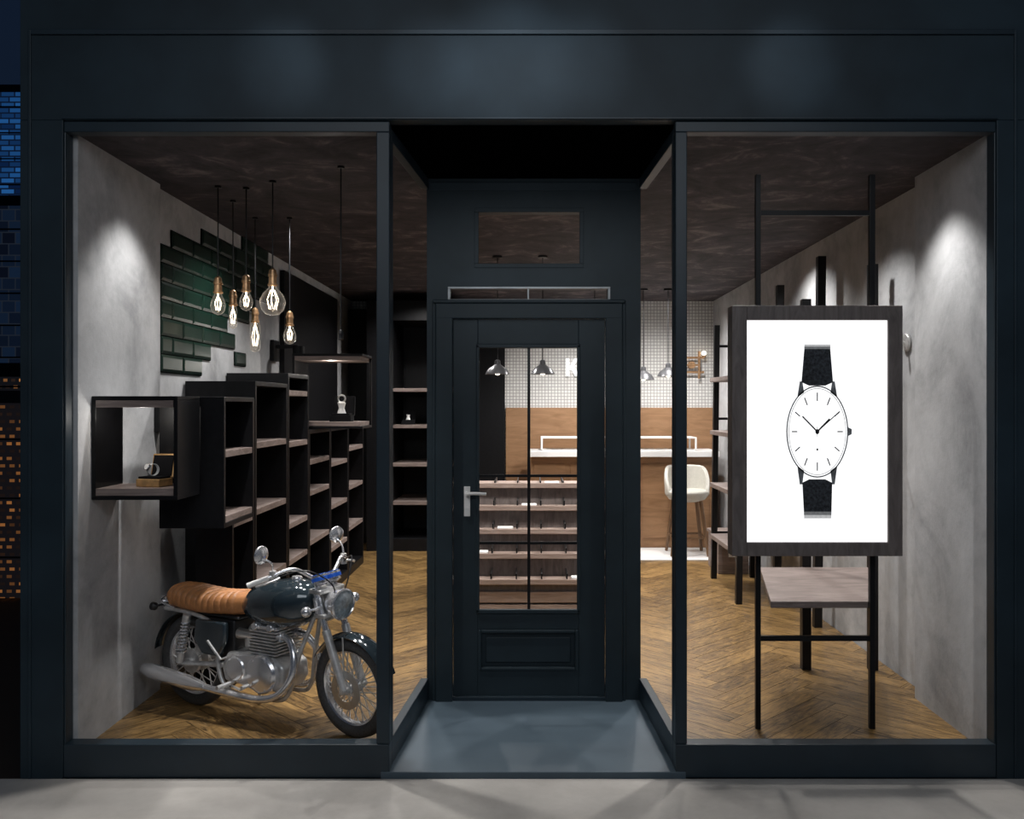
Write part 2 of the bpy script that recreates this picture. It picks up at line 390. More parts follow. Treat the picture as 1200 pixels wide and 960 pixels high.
# ------------------------------------------------------------------ green tiles
mb = MB(); XW = -2.215
tw, th = .34, .109
rows = [(1.93, 5.36, 5.86), (2.04, 5.36, 6.05), (2.15, 5.36, 6.4), (2.26, 5.36, 6.5), (2.37, 5.36, 6.8), (2.48, 5.36, 7.2), (2.59, 5.45, 7.4), (2.70, 5.6, 7.5), (2.81, 6.2, 7.6), (2.92, 7.0, 7.5)]
def tile(mb, y0, y1, z0, z1):
    g = .003; x0 = XW + .004; x1 = XW + .018; b = .020
    mb.mi = 0
    o = [(y0 + g, z0 + g), (y1 - g, z0 + g), (y1 - g, z1 - g), (y0 + g, z1 - g)]
    i = [(y0 + b, z0 + b), (y1 - b, z0 + b), (y1 - b, z1 - b), (y0 + b, z1 - b)]
    mb.rings([[(x0, *p) for p in o], [(x0 + .008, *p) for p in o], [(x1, *p) for p in i]])
    mb.mi = 1; mb.box(XW + .001, XW + .008, y0 - .002, y1 + .002, z0 - .003, z1 + .003)
for k, (z, a, b) in enumerate(rows):
    off = (k % 2) * .17; y = 5.36 - off
    while y < b:
        ya = max(y, 5.36); yb = y + tw
        if ya >= a - .18 and yb - ya > .1: tile(mb, ya, yb, z, z + th)
        y += tw
tile(mb, 6.72, 6.98, 2.03, 2.13)
o = mb.fin('wall_tile_panel', ['green', 'grout'], smooth=False)
tag(o, 'bottle green bevelled metro tiles on concrete wall', 'wall tiles')

# ------------------------------------------------------------------ left shelving
def wall_box(name, label, x0, x1, y0, y1, z0, z1, wt=.06, left=True, right=True, post=False):
    r = thing(name, label, 'shelf', ((x0 + x1) / 2, (y0 + y1) / 2, z0), group='open display boxes')
    hx_, hy = (x1 - x0) / 2, (y1 - y0) / 2; H = z1 - z0
    mb = MB(); mb.box(-hx_, hx_, -hy, hy, H - .02, H)
    mb.box(-hx_, hx_, -hy, hy, 0, .02)
    if left: mb.box(-hx_, -hx_ + .02, -hy, hy, .02, H - .02)
    if right: mb.box(hx_ - .02, hx_, -hy, hy, .02, H - .02)
    if post: mb.box(hx_ - .02, hx_, hy - .02, hy, .02, H - .02)
    mb.fin('frame', 'black', r, smooth=False, bev=.002)
    mb = MB(); a = .02 if left else 0; b = .02 if right or post else 0
    mb.box(-hx_ + a + .001, hx_ - b - .001, -hy - .002, hy, .021, .021 + wt * .6)
    mb.fin('shelf', 'greywood', r, smooth=False, bev=.002)
    mb = MB(); mb.box(-hx_ + a + .001, hx_ - b - .001, -hy - .002, hy, H - .02 - wt * .6, H - .021)
    mb.fin('lining', 'greywood', r, smooth=False, bev=.002)
    return r
wall_box('display_box', 'open black display box with wooden shelf on wall', -2.168, wx(208, 4.44), 4.44, 4.74, 1.26, 1.775)
cx0, cx1, cy0, cy1, cz0, cz1 = -1.965, -1.62, 4.76, 5.28, 1.075, 1.775
r = thing('hanging_cabinet', 'matt black raised cabinet beside near display box', 'cabinet', ((cx0 + cx1) / 2, 5.02, cz0)); T = Matrix.Translation((-(cx0 + cx1) / 2, -5.02, -cz0))
mb = MB(T)
mb.box(cx0, cx1, cy0, cy0 + .025, cz0, cz1); mb.box(cx0, cx1, cy1 - .025, cy1, cz0, cz1); mb.box(cx0, cx0 + .02, cy0 + .025, cy1 - .025, cz0, cz1)
mb.box(cx0 + .02, cx1, cy0 + .025, cy1 - .025, cz1 - .025, cz1); mb.box(cx0 + .02, cx1, cy0 + .025, cy1 - .025, cz0, cz0 + .025)
mb.box(-2.169, cx0, cy1 - .1, cy1 - .02, cz0 + .5, cz1 - .02)
mb.fin('body', 'black', r, smooth=False, bev=.002)
for z in (cz0 + .026, 1.45): MB(T).box(cx0 + .021, cx1 - .003, cy0 + .026, cy1 - .026, z, z + .035).fin('shelf', 'greywood', r, smooth=False, bev=.002)
def shelf_unit(label, x0, x1, y0, y1, zt, shelves, group='black stepped shelving units'):
    r = thing('shelf_unit', label, 'shelf', ((x0 + x1) / 2, (y0 + y1) / 2, FZ), group=group)
    T = Matrix.Translation((-(x0 + x1) / 2, -(y0 + y1) / 2, -FZ))
    mb = MB(T); t = .03
    mb.box(x0, x1, y0, y0 + t, FZ, zt); mb.box(x0, x1, y1 - t, y1 - .001, FZ, zt)
    mb.box(x0, x0 + .012, y0 + t, y1 - t, FZ, zt); mb.box(x0 + .012, x1, y0 + t, y1 - t, zt - t, zt); mb.box(x0 + .012, x1, y0 + t, y1 - t, FZ, FZ + .08)
    mb.fin('body', 'black', r, smooth=False, bev=.002)
    for z in shelves:
        MB(T).box(x0 + .013, x1 - .003, y0 + t + .001, y1 - t - .001, z, z + .04).fin('shelf', 'greywood', r, smooth=False, bev=.002)
    return r
XS = -1.755
shelf_unit('black open shelf unit beside the motorcycle with wooden shelves', -1.97, XS, 5.30, 5.73, 1.77, [.5, 1.0, 1.40])
shelf_unit('tall black open shelf unit against concrete wall', -2.205, XS, 5.745, 6.515, 1.885, [.55, 1.02, 1.45])
shelf_unit('tallest black open shelf unit of stepped row', -2.205, XS, 6.53, 7.14, 1.965, [.55, .82, 1.42, 1.80])
shelf_unit('low black open shelf unit under display box', -2.205, XS, 7.155, 7.91, 1.53, [.6, 1.0, 1.25])
shelf_unit('low black open shelf unit under display box', -2.205, XS, 7.925, 8.69, 1.53, [.42, .8, 1.18])
shelf_unit('low black open shelf unit with wooden shelves', -2.205, XS, 8.705, 9.5, 1.53, [.5, .9, 1.28])
wall_box('display_box', 'black display box with wooden top and shelf', -1.97, -1.385, 7.45, 7.9, 1.535, 2.16, left=True, right=False, post=True)
o = MB().box(-2.21, -2.17, 7.95, 10.15, 1.56, 2.93).fin('wall_panel', 'black', smooth=False, bev=.004); tag(o, 'tall black lacquered panel on concrete wall', 'wall panel')
x0, x1, yb0, yb1 = -1.86, -.75, 10.25, 11.18
r = thing('tall_cabinet', 'full height black shelving cabinet with wooden shelves', 'cabinet', ((x0 + x1) / 2, 10.7, FZ))
T = Matrix.Translation((-(x0 + x1) / 2, -10.7, -FZ)); mb = MB(T)
xm = wx(460, yb0)
mb.box(x0, xm, yb0, yb1, FZ, 2.93); mb.box(x1 - .03, x1, yb0, yb1, FZ, 2.93); mb.box(xm, x1 - .03, yb0, yb1, 2.7, 2.93); mb.box(xm, x1 - .03, yb0, yb1, FZ, .2); mb.box(xm, x1 - .03, yb1 - .03, yb1, .2, 2.7)
mb.fin('body', 'black', r, smooth=False, bev=.003)
for v in (457, 500, 545, 590): MB(T).box(xm + .001, x1 - .031, yb0 + .01, yb1 - .031, wz(v, yb0) - .02, wz(v, yb0) + .02).fin('shelf', 'greywood', r, smooth=False, bev=.002)
o = MB().box(-.74, -.30, 11.13, 11.19, .05, 2.75).fin('wall_panel', 'black', smooth=False, bev=.004); tag(o, 'black panel fixed to tiled rear wall', 'wall panel')
o = MB().box(-2.2, -1.9, 10.9, 11.19, .05, 2.9).fin('wall_panel', 'black', smooth=False, bev=.004); tag(o, 'narrow black panel in the room corner', 'wall panel')

# ------------------------------------------------------------------ jewellery boxes
def jewel_box(label, loc, s, wm='gold', rot=0):
    r = thing('jewellery_box', label, 'jewellery box', loc, rot)
    T = Matrix.Scale(s, 4); mb = MB(T); mb.box(-.06, .06, -.05, .05, 0, .035); mb.fin('box_base', wm, r, bev=.004, smooth=False)
    mb = MB(T); mb.box(-.053, .053, -.043, .043, .0355, .045); mb.fin('cushion', 'velvet', r, bev=.003, smooth=False)
    T2 = T @ Matrix.Translation((0, .05, .036)) @ Matrix.Rotation(math.radians(-12), 4, 'X')
    mb = MB(T2); mb.box(-.06, .06, 0, .03, 0, .11); mb.fin('lid', wm, r, bev=.004, smooth=False)
    mb = MB(T2); mb.box(-.052, .052, -.004, -.0005, .008, .102); mb.fin('lid_lining', 'velvet', r, bev=.001, smooth=False)
    return r, T
r, T = jewel_box('open gold watch box with black velvet lining', (wx(181, 4.57), 4.57, 1.26 + .058), 1.12, rot=-.25)
mb = MB(T); mb.lathe([(.0255, -.008), (.028, -.008), (.028, .008), (.0255, .008)], (-.012, .005, .074), (1, -.35, 0), 28, True)
mb.fin('watch_strap', 'pearl', r)
mb = MB(T); mb.cyl((-.018, -.020, .086), (-.021, -.029, .090), .0165, 24); mb.fin('watch_case', 'chrome', r, bev=.001)
mb = MB(T); mb.cyl((-.021, -.029, .090), (-.0213, -.0298, .0903), .0135, 24); mb.fin('watch_dial', 'pearl', r)
r, T = jewel_box('open black ring box with white stand', (wx(400, 7.6), 7.62, 1.535 + .058), 1.5, wm='velvet')
mb = MB(T); mb.lathe([(.026, 0), (.016, .03), (.024, .06), (.014, .065)], (0, -.005, .045), (0, 0, 1), 16); mb.fin('ring_stand', 'pearl', r, bev=.002)
mb = MB(T); mb.torus((0, -.005, .128), (0, 1, 0), .02, .005, 24, 8); mb.fin('ring', 'silver', r)
r, T = jewel_box('small open black ring box on wooden shelf', (wx(478, 10.35), 10.38, wz(500, 10.25) + .021), 1.2, wm='velvet')
mb = MB(T); mb.lathe([(.022, 0), (.014, .03), (.020, .05)], (0, -.005, .045), (0, 0, 1), 16); mb.fin('ring_stand', 'pearl', r, bev=.002)

# ------------------------------------------------------------------ Edison pendants
def pendant(u, vc, vs, kind, size=1.0, label=''):
    y = (CZ - EYE) * F / (475 - vc); x = wx(u, y); zs = wz(vs, y)
    r = thing('pendant_lamp', label, 'pendant lamp', (x, y, zs), group='bare filament bulb pendants')
    k = size; q = 1.12 if kind != 'none' else .6
    mb = MB(); mb.cyl((0, 0, .05 * q), (0, 0, CZ - zs), .004, 8); mb.cyl((0, 0, CZ - zs - .012), (0, 0, CZ - zs), .02, 20); mb.fin('cord', 'blackmetal', r)
    mb = MB(Matrix.Scale(q, 4)); mb.lathe([(.006, .06), (.018, .05), (.021, .03), (.024, .028), (.024, .016), (.020, .014), (.021, -.02), (.026, -.022), (.026, -.03), (.018, -.034)], n=20); mb.fin('lamp_socket', 'brass' if kind != 'none' else 'blackmetal', r)
    if kind == 'none': return
    if kind == 'pear': pr = [(.016, 0), (.022, -.015), (.038, -.05), (.044, -.078), (.039, -.105), (.022, -.126), (.002, -.134)]
    elif kind == 'globe': pr = [(.018, 0), (.026, -.02), (.055, -.05), (.072, -.088), (.074, -.108), (.062, -.145), (.038, -.17), (.002, -.178)]
    else: pr = [(.016, 0), (.024, -.012), (.029, -.03), (.029, -.15), (.024, -.168), (.002, -.176)]
    pr = [(a * k, b * k - .03) for a, b in pr]
    mb = MB(); mb.lathe(pr, n=28); mb.fin('glass_bulb', 'bulbglass', r)
    H = pr[-1][1]; mb = MB()
    for i in range(7):
        a = i * 2 * math.pi / 7; q = (.02 if kind != 'globe' else .034) * k
        mb.tube([(q * .35 * math.cos(a), q * .35 * math.sin(a), -.06), (q * math.cos(a + .3), q * math.sin(a + .3), H * .55), (q * .6 * math.cos(a + .6), q * .6 * math.sin(a + .6), H * .82)], .0008, 5)
    mb.cyl((0, 0, -.03), (0, 0, -.07), .004, 8)
    mb.fin('filament', 'filament', r)
for a in [(255.5, 218, 337, 'pear', 1.0, 'pear shaped filament bulb on a black cord'), (273, 235, 352, 'tube', .85, 'small tubular filament bulb on black cord'), (288.5, 220, 335, 'pear', .9, 'clear pear bulb with copper socket'),
          (299, 255, 372, 'tube', 1.2, 'long tubular filament bulb hanging lowest'), (319.5, 212, 328, 'globe', 1.0, 'large round globe filament bulb'), (339.5, 255, 376, 'pear', 1.0, 'pear shaped filament bulb hanging near shelves'), (399.5, 195, 394, 'none', .55, 'unlit socket hanging on a long black cord')]:
    pendant(*a)

def dome_lamp(x, y, zs, label, sc=1):
    r = thing('dome_lamp', label, 'pendant lamp', (x, y, zs), group='metal dome pendants over the counters')
    H = (CZ - zs) / sc; T = Matrix.Scale(sc, 4)
    mb = MB(T); mb.cyl((0, 0, .07), (0, 0, H), .005, 8); mb.lathe([(.05, H - .02), (.05, H)], n=20); mb.fin('cord', 'blackmetal', r)
    mb = MB(T); mb.lathe([(.012, .10), (.028, .09), (.032, .05), (.06, .03), (.10, 0), (.125, -.05), (.122, -.05), (.095, -.004), (.055, .02), (.012, .03)], n=28); mb.fin('lamp_shade', 'enamel', r)
    mb = MB(T); mb.ball((0, 0, -.03), .03); mb.fin('bulb', 'bulbglow', r)
dome_lamp(wx(583, 7.8), 7.8, wz(433, 7.8), 'dark enamel dome pendant with lit bulb', .85)
dome_lamp(wx(636, 7.8), 7.8, wz(433, 7.8), 'dark enamel dome pendant with lit bulb', .85)
dome_lamp(wx(754, 10.0), 10.0, wz(440, 10), 'dark enamel dome pendant over the bar')
dome_lamp(wx(783, 10.0), 10.0, wz(436, 10), 'dark enamel dome pendant over the bar')
dome_lamp(wx(697, 10.0), 10.0, wz(438, 10), 'dark enamel dome pendant over the bar')

# ------------------------------------------------------------------ wall lamps
r = thing('wall_lamp', 'black angular wall lamp on concrete wall', 'wall lamp', (-2.213, 7.75, 2.2))
mb = MB(); mb.box(0, .03, -.09, .09, -.09, .09); mb.box(.03, .22, -.02, .02, .02, .05); mb.fin('bracket', 'blackmetal', r, bev=.003, smooth=False)
mb = MB(); mb.lathe([(.05, 0), (.055, .10), (.05, .10), (.045, .005)], (.22, 0, -.06), (0, 0, 1), 20); mb.fin('lamp_shade', 'blackmetal', r)
r = thing('wall_lamp', 'small round dark wall lamp behind easel', 'wall lamp', (2.299, 5.44, 2.11))
mb = MB(); mb.cyl((0, 0, 0), (-.02, 0, 0), .055, 28); mb.cyl((-.02, 0, 0), (-.07, 0, 0), .009); mb.fin('bracket', 'alu', r, bev=.004)
mb = MB(); mb.ball((-.08, 0, 0), .016); mb.fin('knob', 'silver', r)
r = thing('wall_lamp', 'copper pipe wall lamp with bare bulbs', 'wall lamp', (wx(811, 11.1), YB - .005, 2.2))
mb = MB()
for x in (-.09, .09): mb.cyl((x, -.08, -.14), (x, -.08, .2), .016)
for z in (-.06, .12): mb.cyl((-.15, -.08, z), (.15, -.08, z), .014)
mb.cyl((0, 0, .03), (0, -.08, .03), .045, 20); mb.cyl((-.09, -.08, .03), (.09, -.08, .03), .012)
for x in (-.15, .15): mb.cyl((x, -.08, .12), (x, -.08, .15), .022)
mb.fin('pipe_frame', 'brass', r)
for x in (-.15, .15): MB().ball((x, -.08, .175), .028).fin('bulb', 'bulbglow', r)

# ------------------------------------------------------------------ rear: wainscot, counter, stool, rug, K
MB().box(-.29, 2.29, YB - .05, YB - .002, .05, 1.70).fin('trim_6', 'oak', smooth=False, bev=.004, **S)
r = thing('bar_counter', 'oak bar counter with white top', 'counter', (1.1, 10.5, FZ)); T = Matrix.Translation((-1.1, -10.5, -FZ))
mb = MB(T)
mb.box(.02, 2.15, 10.46, 10.9, FZ, 1.13)
for i in range(5): mb.box(.06 + i * .42, .42 + i * .42, 10.45, 10.462, .18, 1.05)
mb.fin('body', 'oak', r, smooth=False, bev=.004)
MB(T).box(-.02, 2.2, 10.34, 10.95, 1.131, 1.20).fin('worktop', 'white', r, smooth=False, bev=.006)
r = thing('glass_showcase', 'white framed open showcase on bar counter', 'showcase', (1.05, 10.68, 1.201)); mb = MB()
for x in (-.9, 0, .9):
    for y in (-.2, .2): mb.box(x - .01, x + .01, y - .01, y + .01, 0, .14)
mb.box(-.91, .91, -.21, .21, .14, .155); mb.box(-.91, .91, -.21, .21, 0, .008); mb.fin('frame', 'white', r, smooth=False, bev=.002)
o = MB().box(.85, 2.22, 9.62, 10.44, FZ, FZ + .012).fin('rug', 'white', smooth=False, bev=.003); tag(o, 'white floor mat under the bar stool', 'rug')

r = thing('bar_stool', 'cream upholstered bar stool with wooden legs', 'stool', (wx(805, 10.0), 10.0, FZ + .0135))
MB().lathe([(.02, .585), (.12, .585), (.20, .61), (.24, .66), (.245, .70), (.225, .715), (.02, .71)], n=32).fin('seat', 'cream', r, bev=.01)
mb = MB(); rs = []
for i in range(25):
    a3 = math.radians(-25 + 230 * i / 24)
    R1, R2 = .205, .245; e = min(1, min(i, 24 - i) / 7); top = .73 + .25 * math.sin(e * math.pi / 2)
    c, s_ = math.cos(a3), math.sin(a3)
    rs.append([(R1 * c, R1 * s_, .67), (R2 * c, R2 * s_, .67), (R2 * 1.03 * c, R2 * 1.03 * s_, top - .03), (R2 * 1.0 * c, R2 * s_, top - .005), (.222 * c, .222 * s_, top), (R1 * c * 1.02, R1 * s_ * 1.02, top - .015)])
mb.rings(rs); mb.fin('backrest', 'cream', r)
for sx in (-1, 1):
    for sy in (-1, 1):
        MB().cyl((.13 * sx, .13 * sy, .60), (.20 * sx, .20 * sy, .002), .023, 12, .017).fin('leg', 'legwood', r)
mb = MB(); k = .178; mb.tube([(-k, -k, .2), (k, -k, .2), (k, k, .2), (-k, k, .2)], .010, 8, True); mb.fin('footrest', 'legwood', r)

mb = MB(); h = .22
mb.box(0, .04, -.02, 0, 0, h); mb.xz([(.04, .09), (.105, h), (.155, h), (.065, .07)], -.02, 0); mb.xz([(.055, .12), (.115, 0), (.165, 0), (.088, .15)], -.02, 0)
o = mb.fin('wall_sign', 'whitesign', loc=(wx(663, YB), YB - .03, wz(441, YB)), smooth=False); tag(o, 'white lit letter K sign on tiled wall', 'sign')

# ------------------------------------------------------------------ tiered showcase behind door
r = thing('tiered_showcase', 'tiered display counter with brown wooden compartments', 'showcase', (0, 7.8, FZ)); T = Matrix.Translation((0, -7.8, -FZ))
ys = [7.00, 7.19, 7.38, 7.57, 7.80]; zs = [.36, .53, .70, .87, 1.04]
mb = MB(T); tiers = []
for i, (y, z) in enumerate(zip(ys, zs)):
    y2 = ys[i + 1] if i < 4 else 8.25
    mb.box(-.68, .68, y + .04, y2 + .039, FZ, z - .03)
    tiers.append((y, y2, z))
mb.fin('body', 'framewood', r, smooth=False, bev=.003)
divs = [-.695 + .1985 * q for q in range(8)]
for i, (y, y2, z) in enumerate(tiers):
    mb = MB(T)
    mb.box(-.7, .7, y - .025, y2 + .038, z - .029, z - .008)
    mb.box(-.7, .7, y - .025, y - .012, z - .008, z + .014)
    mb.fin('tray', 'palewood', r, smooth=False, bev=.003)
    mb = MB(T)
    for x in divs: mb.box(x - .005, x + .005, y - .010, y2 + .03, z - .007, z + .055 if i < 4 else z + .03)
    mb.fin('divider', 'blackmetal', r, smooth=False)
    for j in range(7):
        if (i * 3 + j * 2) % 5 == 0:
            xx = divs[j]; mb = MB(T); mb.box(xx + .035, xx + .165, y + .03, y + .12, z - .007, z + .02); mb.fin('tray_cushion', 'pearl', r, smooth=False, bev=.006)
for z in (.085, .185): MB(T).box(-.66, .66, 7.005, 7.038, z, z + .085).fin('drawer', 'palewood', r, smooth=False, bev=.004)

# ------------------------------------------------------------------ right rack and lightbox sign
r = thing('display_rack', 'black steel ladder rack with wooden shelves along wall', 'rack', (1.75, 5.2, FZ)); T = Matrix.Translation((-1.75, -5.2, -FZ))
yp = 4.63
ztf = wz(205, yp)
posts = [(wx(888, yp), yp, ztf, .013), (wx(1021.5, yp), yp, ztf, .014), (1.75, 5.67, 2.40, .028), (2.17, 5.66, wz(310, 5.66), .027),
         (2.17, 6.75, 2.85, .03), (1.76, 7.53, 2.45, .026), (2.17, 7.85, 2.78, .03), (1.78, 8.64, 2.5, .026), (2.17, 8.7, 2.62, .028)]
for i, (x, y, z, h) in enumerate(posts):
    tl = .0 if i < 4 else .03
    mb = MB(T); a = [(x - h, y - h, FZ), (x + h, y - h, FZ), (x + h, y + h, FZ), (x - h, y + h, FZ)]
    mb.rings([a, [(p[0] + tl, p[1], z) for p in a]]); mb.fin('post', 'blackmetal', r, smooth=False, bev=.002)
xa, xb = posts[0][0], posts[1][0]
for v in (250, 748): MB(T).box(xa + .014, xb - .015, yp - .01, yp + .01, wz(v, yp) - .013, wz(v, yp) + .013).fin('rung', 'blackmetal', r, smooth=False)
for z in (.5, 1.6, 2.3):
    for y, x0 in ((5.67, 1.778), (7.6, 1.79), (8.66, 1.81)):
        if z == .5 and y < 6: continue
        MB(T).box(x0, 2.142, y - .01, y + .01, z - .012, z + .012).fin('rung', 'blackmetal', r, smooth=False)
zsf = wz(715, 4.65) + .01
MB(T).prism([(wx(903, 4.65), 4.648), (xb - .005, 4.648), (2.14, 5.63), (1.45, 5.63)], zsf, zsf + .035).fin('shelf', 'greywood', r, smooth=False, bev=.003)
for z in (.46, .95, 1.45, 1.95): MB(T).box(1.735, 2.28, 7.57, 8.60, z, z + .04).fin('shelf', 'greywood', r, smooth=False, bev=.003)
r = thing('storage_crate', 'low dark wooden plinth box beside rack', 'box', (2.02, 9.1, FZ))
mb = MB(); mb.box(-.15, .15, -.25, .25, 0, .36); mb.box(-.165, .165, -.265, .265, .36, .39); mb.fin('body', 'greywood', r, smooth=False, bev=.004)
mb = MB(); mb.box(-.05, .03, -.256, -.2495, .17, .22); mb.fin('label_plate', 'pearl', r, smooth=False)

ys_ = 4.50; fx0, fx1, fz0, fz1 = wx(858, ys_), wx(1058, ys_), wz(652, ys_), wz(358, ys_)
px0, px1, pz0, pz1 = wx(875.5, ys_), wx(1041, ys_), wz(636, ys_), wz(375, ys_)
cx = (fx0 + fx1) / 2
r = thing('lightbox_sign', 'wood framed lit poster showing a dark strap wristwatch', 'sign', (cx, ys_ + .05, fz0)); T = Matrix.Translation((-cx, -ys_ - .05, -fz0))
mb = MB(T)
mb.box(fx0, px0, ys_, ys_ + .105, fz0, fz1); mb.box(px1, fx1, ys_, ys_ + .105, fz0, fz1)
mb.box(px0, px1, ys_, ys_ + .105, pz1, fz1); mb.box(px0, px1, ys_, ys_ + .105, fz0, pz0)
mb.box(px0, px1, ys_ + .06, ys_ + .105, pz0, pz1)
mb.fin('frame', 'framewood', r, smooth=False, bev=.003)
pn = MB(T).box(px0 + .001, px1 - .001, ys_ + .012, ys_ + .058, pz0 + .001, pz1 - .001).fin('lit_panel', 'panel', r, smooth=False)
gy1 = ys_ + .0115; gy0 = ys_ + .0095
def gp(u, v): return (wx(u, ys_), wz(v, ys_))
mb = MB(T); mb.xz([gp(*p) for p in [(943.3, 409), (973.8, 409), (977, 448), (968, 452), (949, 452), (940, 448)]], gy0, gy1)
mb.mi = 1; mb.xz([gp(*p) for p in [(943.2, 406), (973.9, 406), (973.8, 409), (943.3, 409)]], gy0, gy1)
mb.mi = 2; mb.xz([gp(*p) for p in [(943.2, 403.5), (974, 403.5), (973.9, 406), (943.2, 406)]], gy0, gy1)
mb.fin('strap_picture', ['inkdark', 'inkmid', 'inklight'], pn, smooth=False)
mb = MB(T); mb.xz([gp(*p) for p in [(941, 566), (949, 562), (968, 562), (976, 566), (975.2, 600), (942.8, 600)]], gy0, gy1)
mb.mi = 1; mb.xz([gp(*p) for p in [(942.8, 600), (975.2, 600), (975.1, 604), (942.9, 604)]], gy0, gy1)
mb.mi = 2; mb.xz([gp(*p) for p in [(942.9, 604), (975.1, 604), (975, 608), (943, 608)]], gy0, gy1)
mb.fin('strap_picture', ['inkdark', 'inkmid', 'inklight'], pn, smooth=False)
mb = MB(T); mb.mi = 0
def ering(cu, cv, a, b, t, n=64):
    for i in range(n):
        t0, t1 = 2 * math.pi * i / n, 2 * math.pi * (i + 1) / n
        P = [gp(cu + a * math.cos(t0), cv + b * math.sin(t0)), gp(cu + a * math.cos(t1), cv + b * math.sin(t1)), gp(cu + (a - t) * math.cos(t1), cv + (b - t) * math.sin(t1)), gp(cu + (a - t) * math.cos(t0), cv + (b - t) * math.sin(t0))]
        mb.f([mb.v((p[0], gy0, p[1])) for p in P])
ering(958.5, 506, 36.5, 54, 1.5); ering(958.5, 506, 33.8, 51, .6)
mb.xz([gp(938, 447), gp(941, 447), gp(943, 460), gp(935, 466)], gy0, gy1); mb.xz([gp(976, 447), gp(979, 447), gp(982, 466), gp(974, 460)], gy0, gy1)
mb.xz([gp(935, 546), gp(943, 552), gp(941, 568), gp(938, 568)], gy0, gy1); mb.xz([gp(974, 552), gp(982, 546), gp(979, 568), gp(976, 568)], gy0, gy1)
mb.xz([gp(995, 501), gp(999, 503), gp(999, 509), gp(995, 511)], gy0, gy1)
mb.mi = 1
def line(u0, v0, u1, v1, w):
    d = Vector((u1 - u0, v1 - v0)).normalized(); nx, ny = -d.y * w / 2, d.x * w / 2
    P = [gp(u0 + nx, v0 + ny), gp(u1 + nx, v1 + ny), gp(u1 - nx, v1 - ny), gp(u0 - nx, v0 - ny)]
    mb.f([mb.v((p[0], gy0 - .0003, p[1])) for p in P])
for h in range(12):
    a = math.radians(h * 30); sx, sy = math.sin(a), -math.cos(a)
    line(958.5 + 30 * sx, 506 + 46 * sy, 958.5 + 23.5 * sx, 506 + 36 * sy, 1.3)
line(958.5, 506, 941, 488, 1.7); line(958.5, 506, 973, 491, 1.9); line(958.5, 506, 985, 482, 1.1); line(958.5, 500, 958.5, 512, .6)
P = [gp(958.5 + 2.4 * math.cos(i * math.pi / 8), 506 + 3 * math.sin(i * math.pi / 8)) for i in range(16)]
mb.f([mb.v((p[0], gy0 - .0004, p[1])) for p in P])
P = [gp(958.5 + 1.2 * math.cos(i * math.pi / 4), 527 + 1.5 * math.sin(i * math.pi / 4)) for i in range(8)]
mb.f([mb.v((p[0], gy0 - .0004, p[1])) for p in P])
mb.fin('dial_picture', ['inkgrey', 'inkblack'], pn, smooth=False)

# ------------------------------------------------------------------ motorcycle
SC = .78
ang = math.atan2(-.49, .958)
rear = Vector((-1.855, 5.00, FZ)); mid = rear + Vector((math.cos(ang), math.sin(ang), 0)) * .7 * SC
bike = thing('motorcycle', 'classic motorcycle with dark slate tank and tan leather seat', 'motorcycle', mid, ang)
B = Matrix.Scale(SC, 4) @ Matrix.Translation((-.70, 0, 0))
Hd = Vector((1.17, 0, .92)); axd = (Vector((1.40, 0, .33)) - Hd).normalized()
FR = B @ Matrix.Translation(Hd) @ Matrix.Rotation(math.radians(7), 4, axd) @ Matrix.Translation(-Hd)
def wheel(name, T, c, drum):
    mb = MB(T)
    mb.lathe([(.228, -.022), (.240, -.028), (.240, -.024), (.231, 0), (.240, .024), (.240, .028), (.228, .022), (.219, 0)], c, (0, 1, 0), 64, True)
    o = mb.fin(name, 'chrome', bike)
    MB(T).torus(c, (0, 1, 0), .281, .044, 72, 16).fin('tyre', 'rubber', o)
    mb = MB(T); rr = .085 if drum else .04
    mb.lathe([(.012, -.09), (.03, -.085), (.03, -.06), (rr, -.055), (rr, -.03), (.032, -.02), (.032, .02), (rr, .03), (rr, .055), (.03, .06), (.03, .085), (.012, .09)], c, (0, 1, 0), 32)
    mb.fin('hub', 'alu', o)
    mb = MB(T); n = 36; cc = Vector(c)
    for i in range(n):
        sd = 1 if i % 2 else -1; a = 2 * math.pi * i / n; b = a + (.35 if (i // 2) % 2 else -.35)
        mb.tube([cc + Vector((math.cos(b) * rr * .9, sd * .045, math.sin(b) * rr * .9)), cc + Vector((math.cos(a) * .226, 0, math.sin(a) * .226))], .0042, 5)
    mb.fin('spokes', 'alu', o, label='thin bright metal wire spokes')
    if not drum:
        MB(T).lathe([(.075, -.066), (.125, -.066), (.125, -.072), (.075, -.072)], c, (0, 1, 0), 40, True).fin('brake_disc', 'silver', o)
    return o
fc = (1.40, 0, .325); rc = (0, 0, .325)
wheel('front_wheel', FR, fc, False); wheel('rear_wheel', B, rc, True)
def fender(T, c, R, a0, a1, w, mat, name):
    rs = []; n = 28
    for i in range(n + 1):
        a = math.radians(a0 + (a1 - a0) * i / n); ring = []
        for k in range(9):
            y = -w + 2 * w * k / 8; rr = R + .022 * (1 - (y / w) ** 2); ring.append((c[0] + rr * math.cos(a), y, c[2] + rr * math.sin(a)))
        for k in range(8, -1, -1):
            y = -w + 2 * w * k / 8; rr = R - .006 + .022 * (1 - (y / w) ** 2); ring.append((c[0] + rr * math.cos(a), y * .97, c[2] + rr * math.sin(a)))
        rs.append(ring)
    MB(T).rings(rs).fin(name, mat, bike)
fender(FR, fc, .335, 22, 150, .062, 'tank', 'front_fender'); fender(B, rc, .35, 28, 172, .072, 'tank', 'rear_fender')
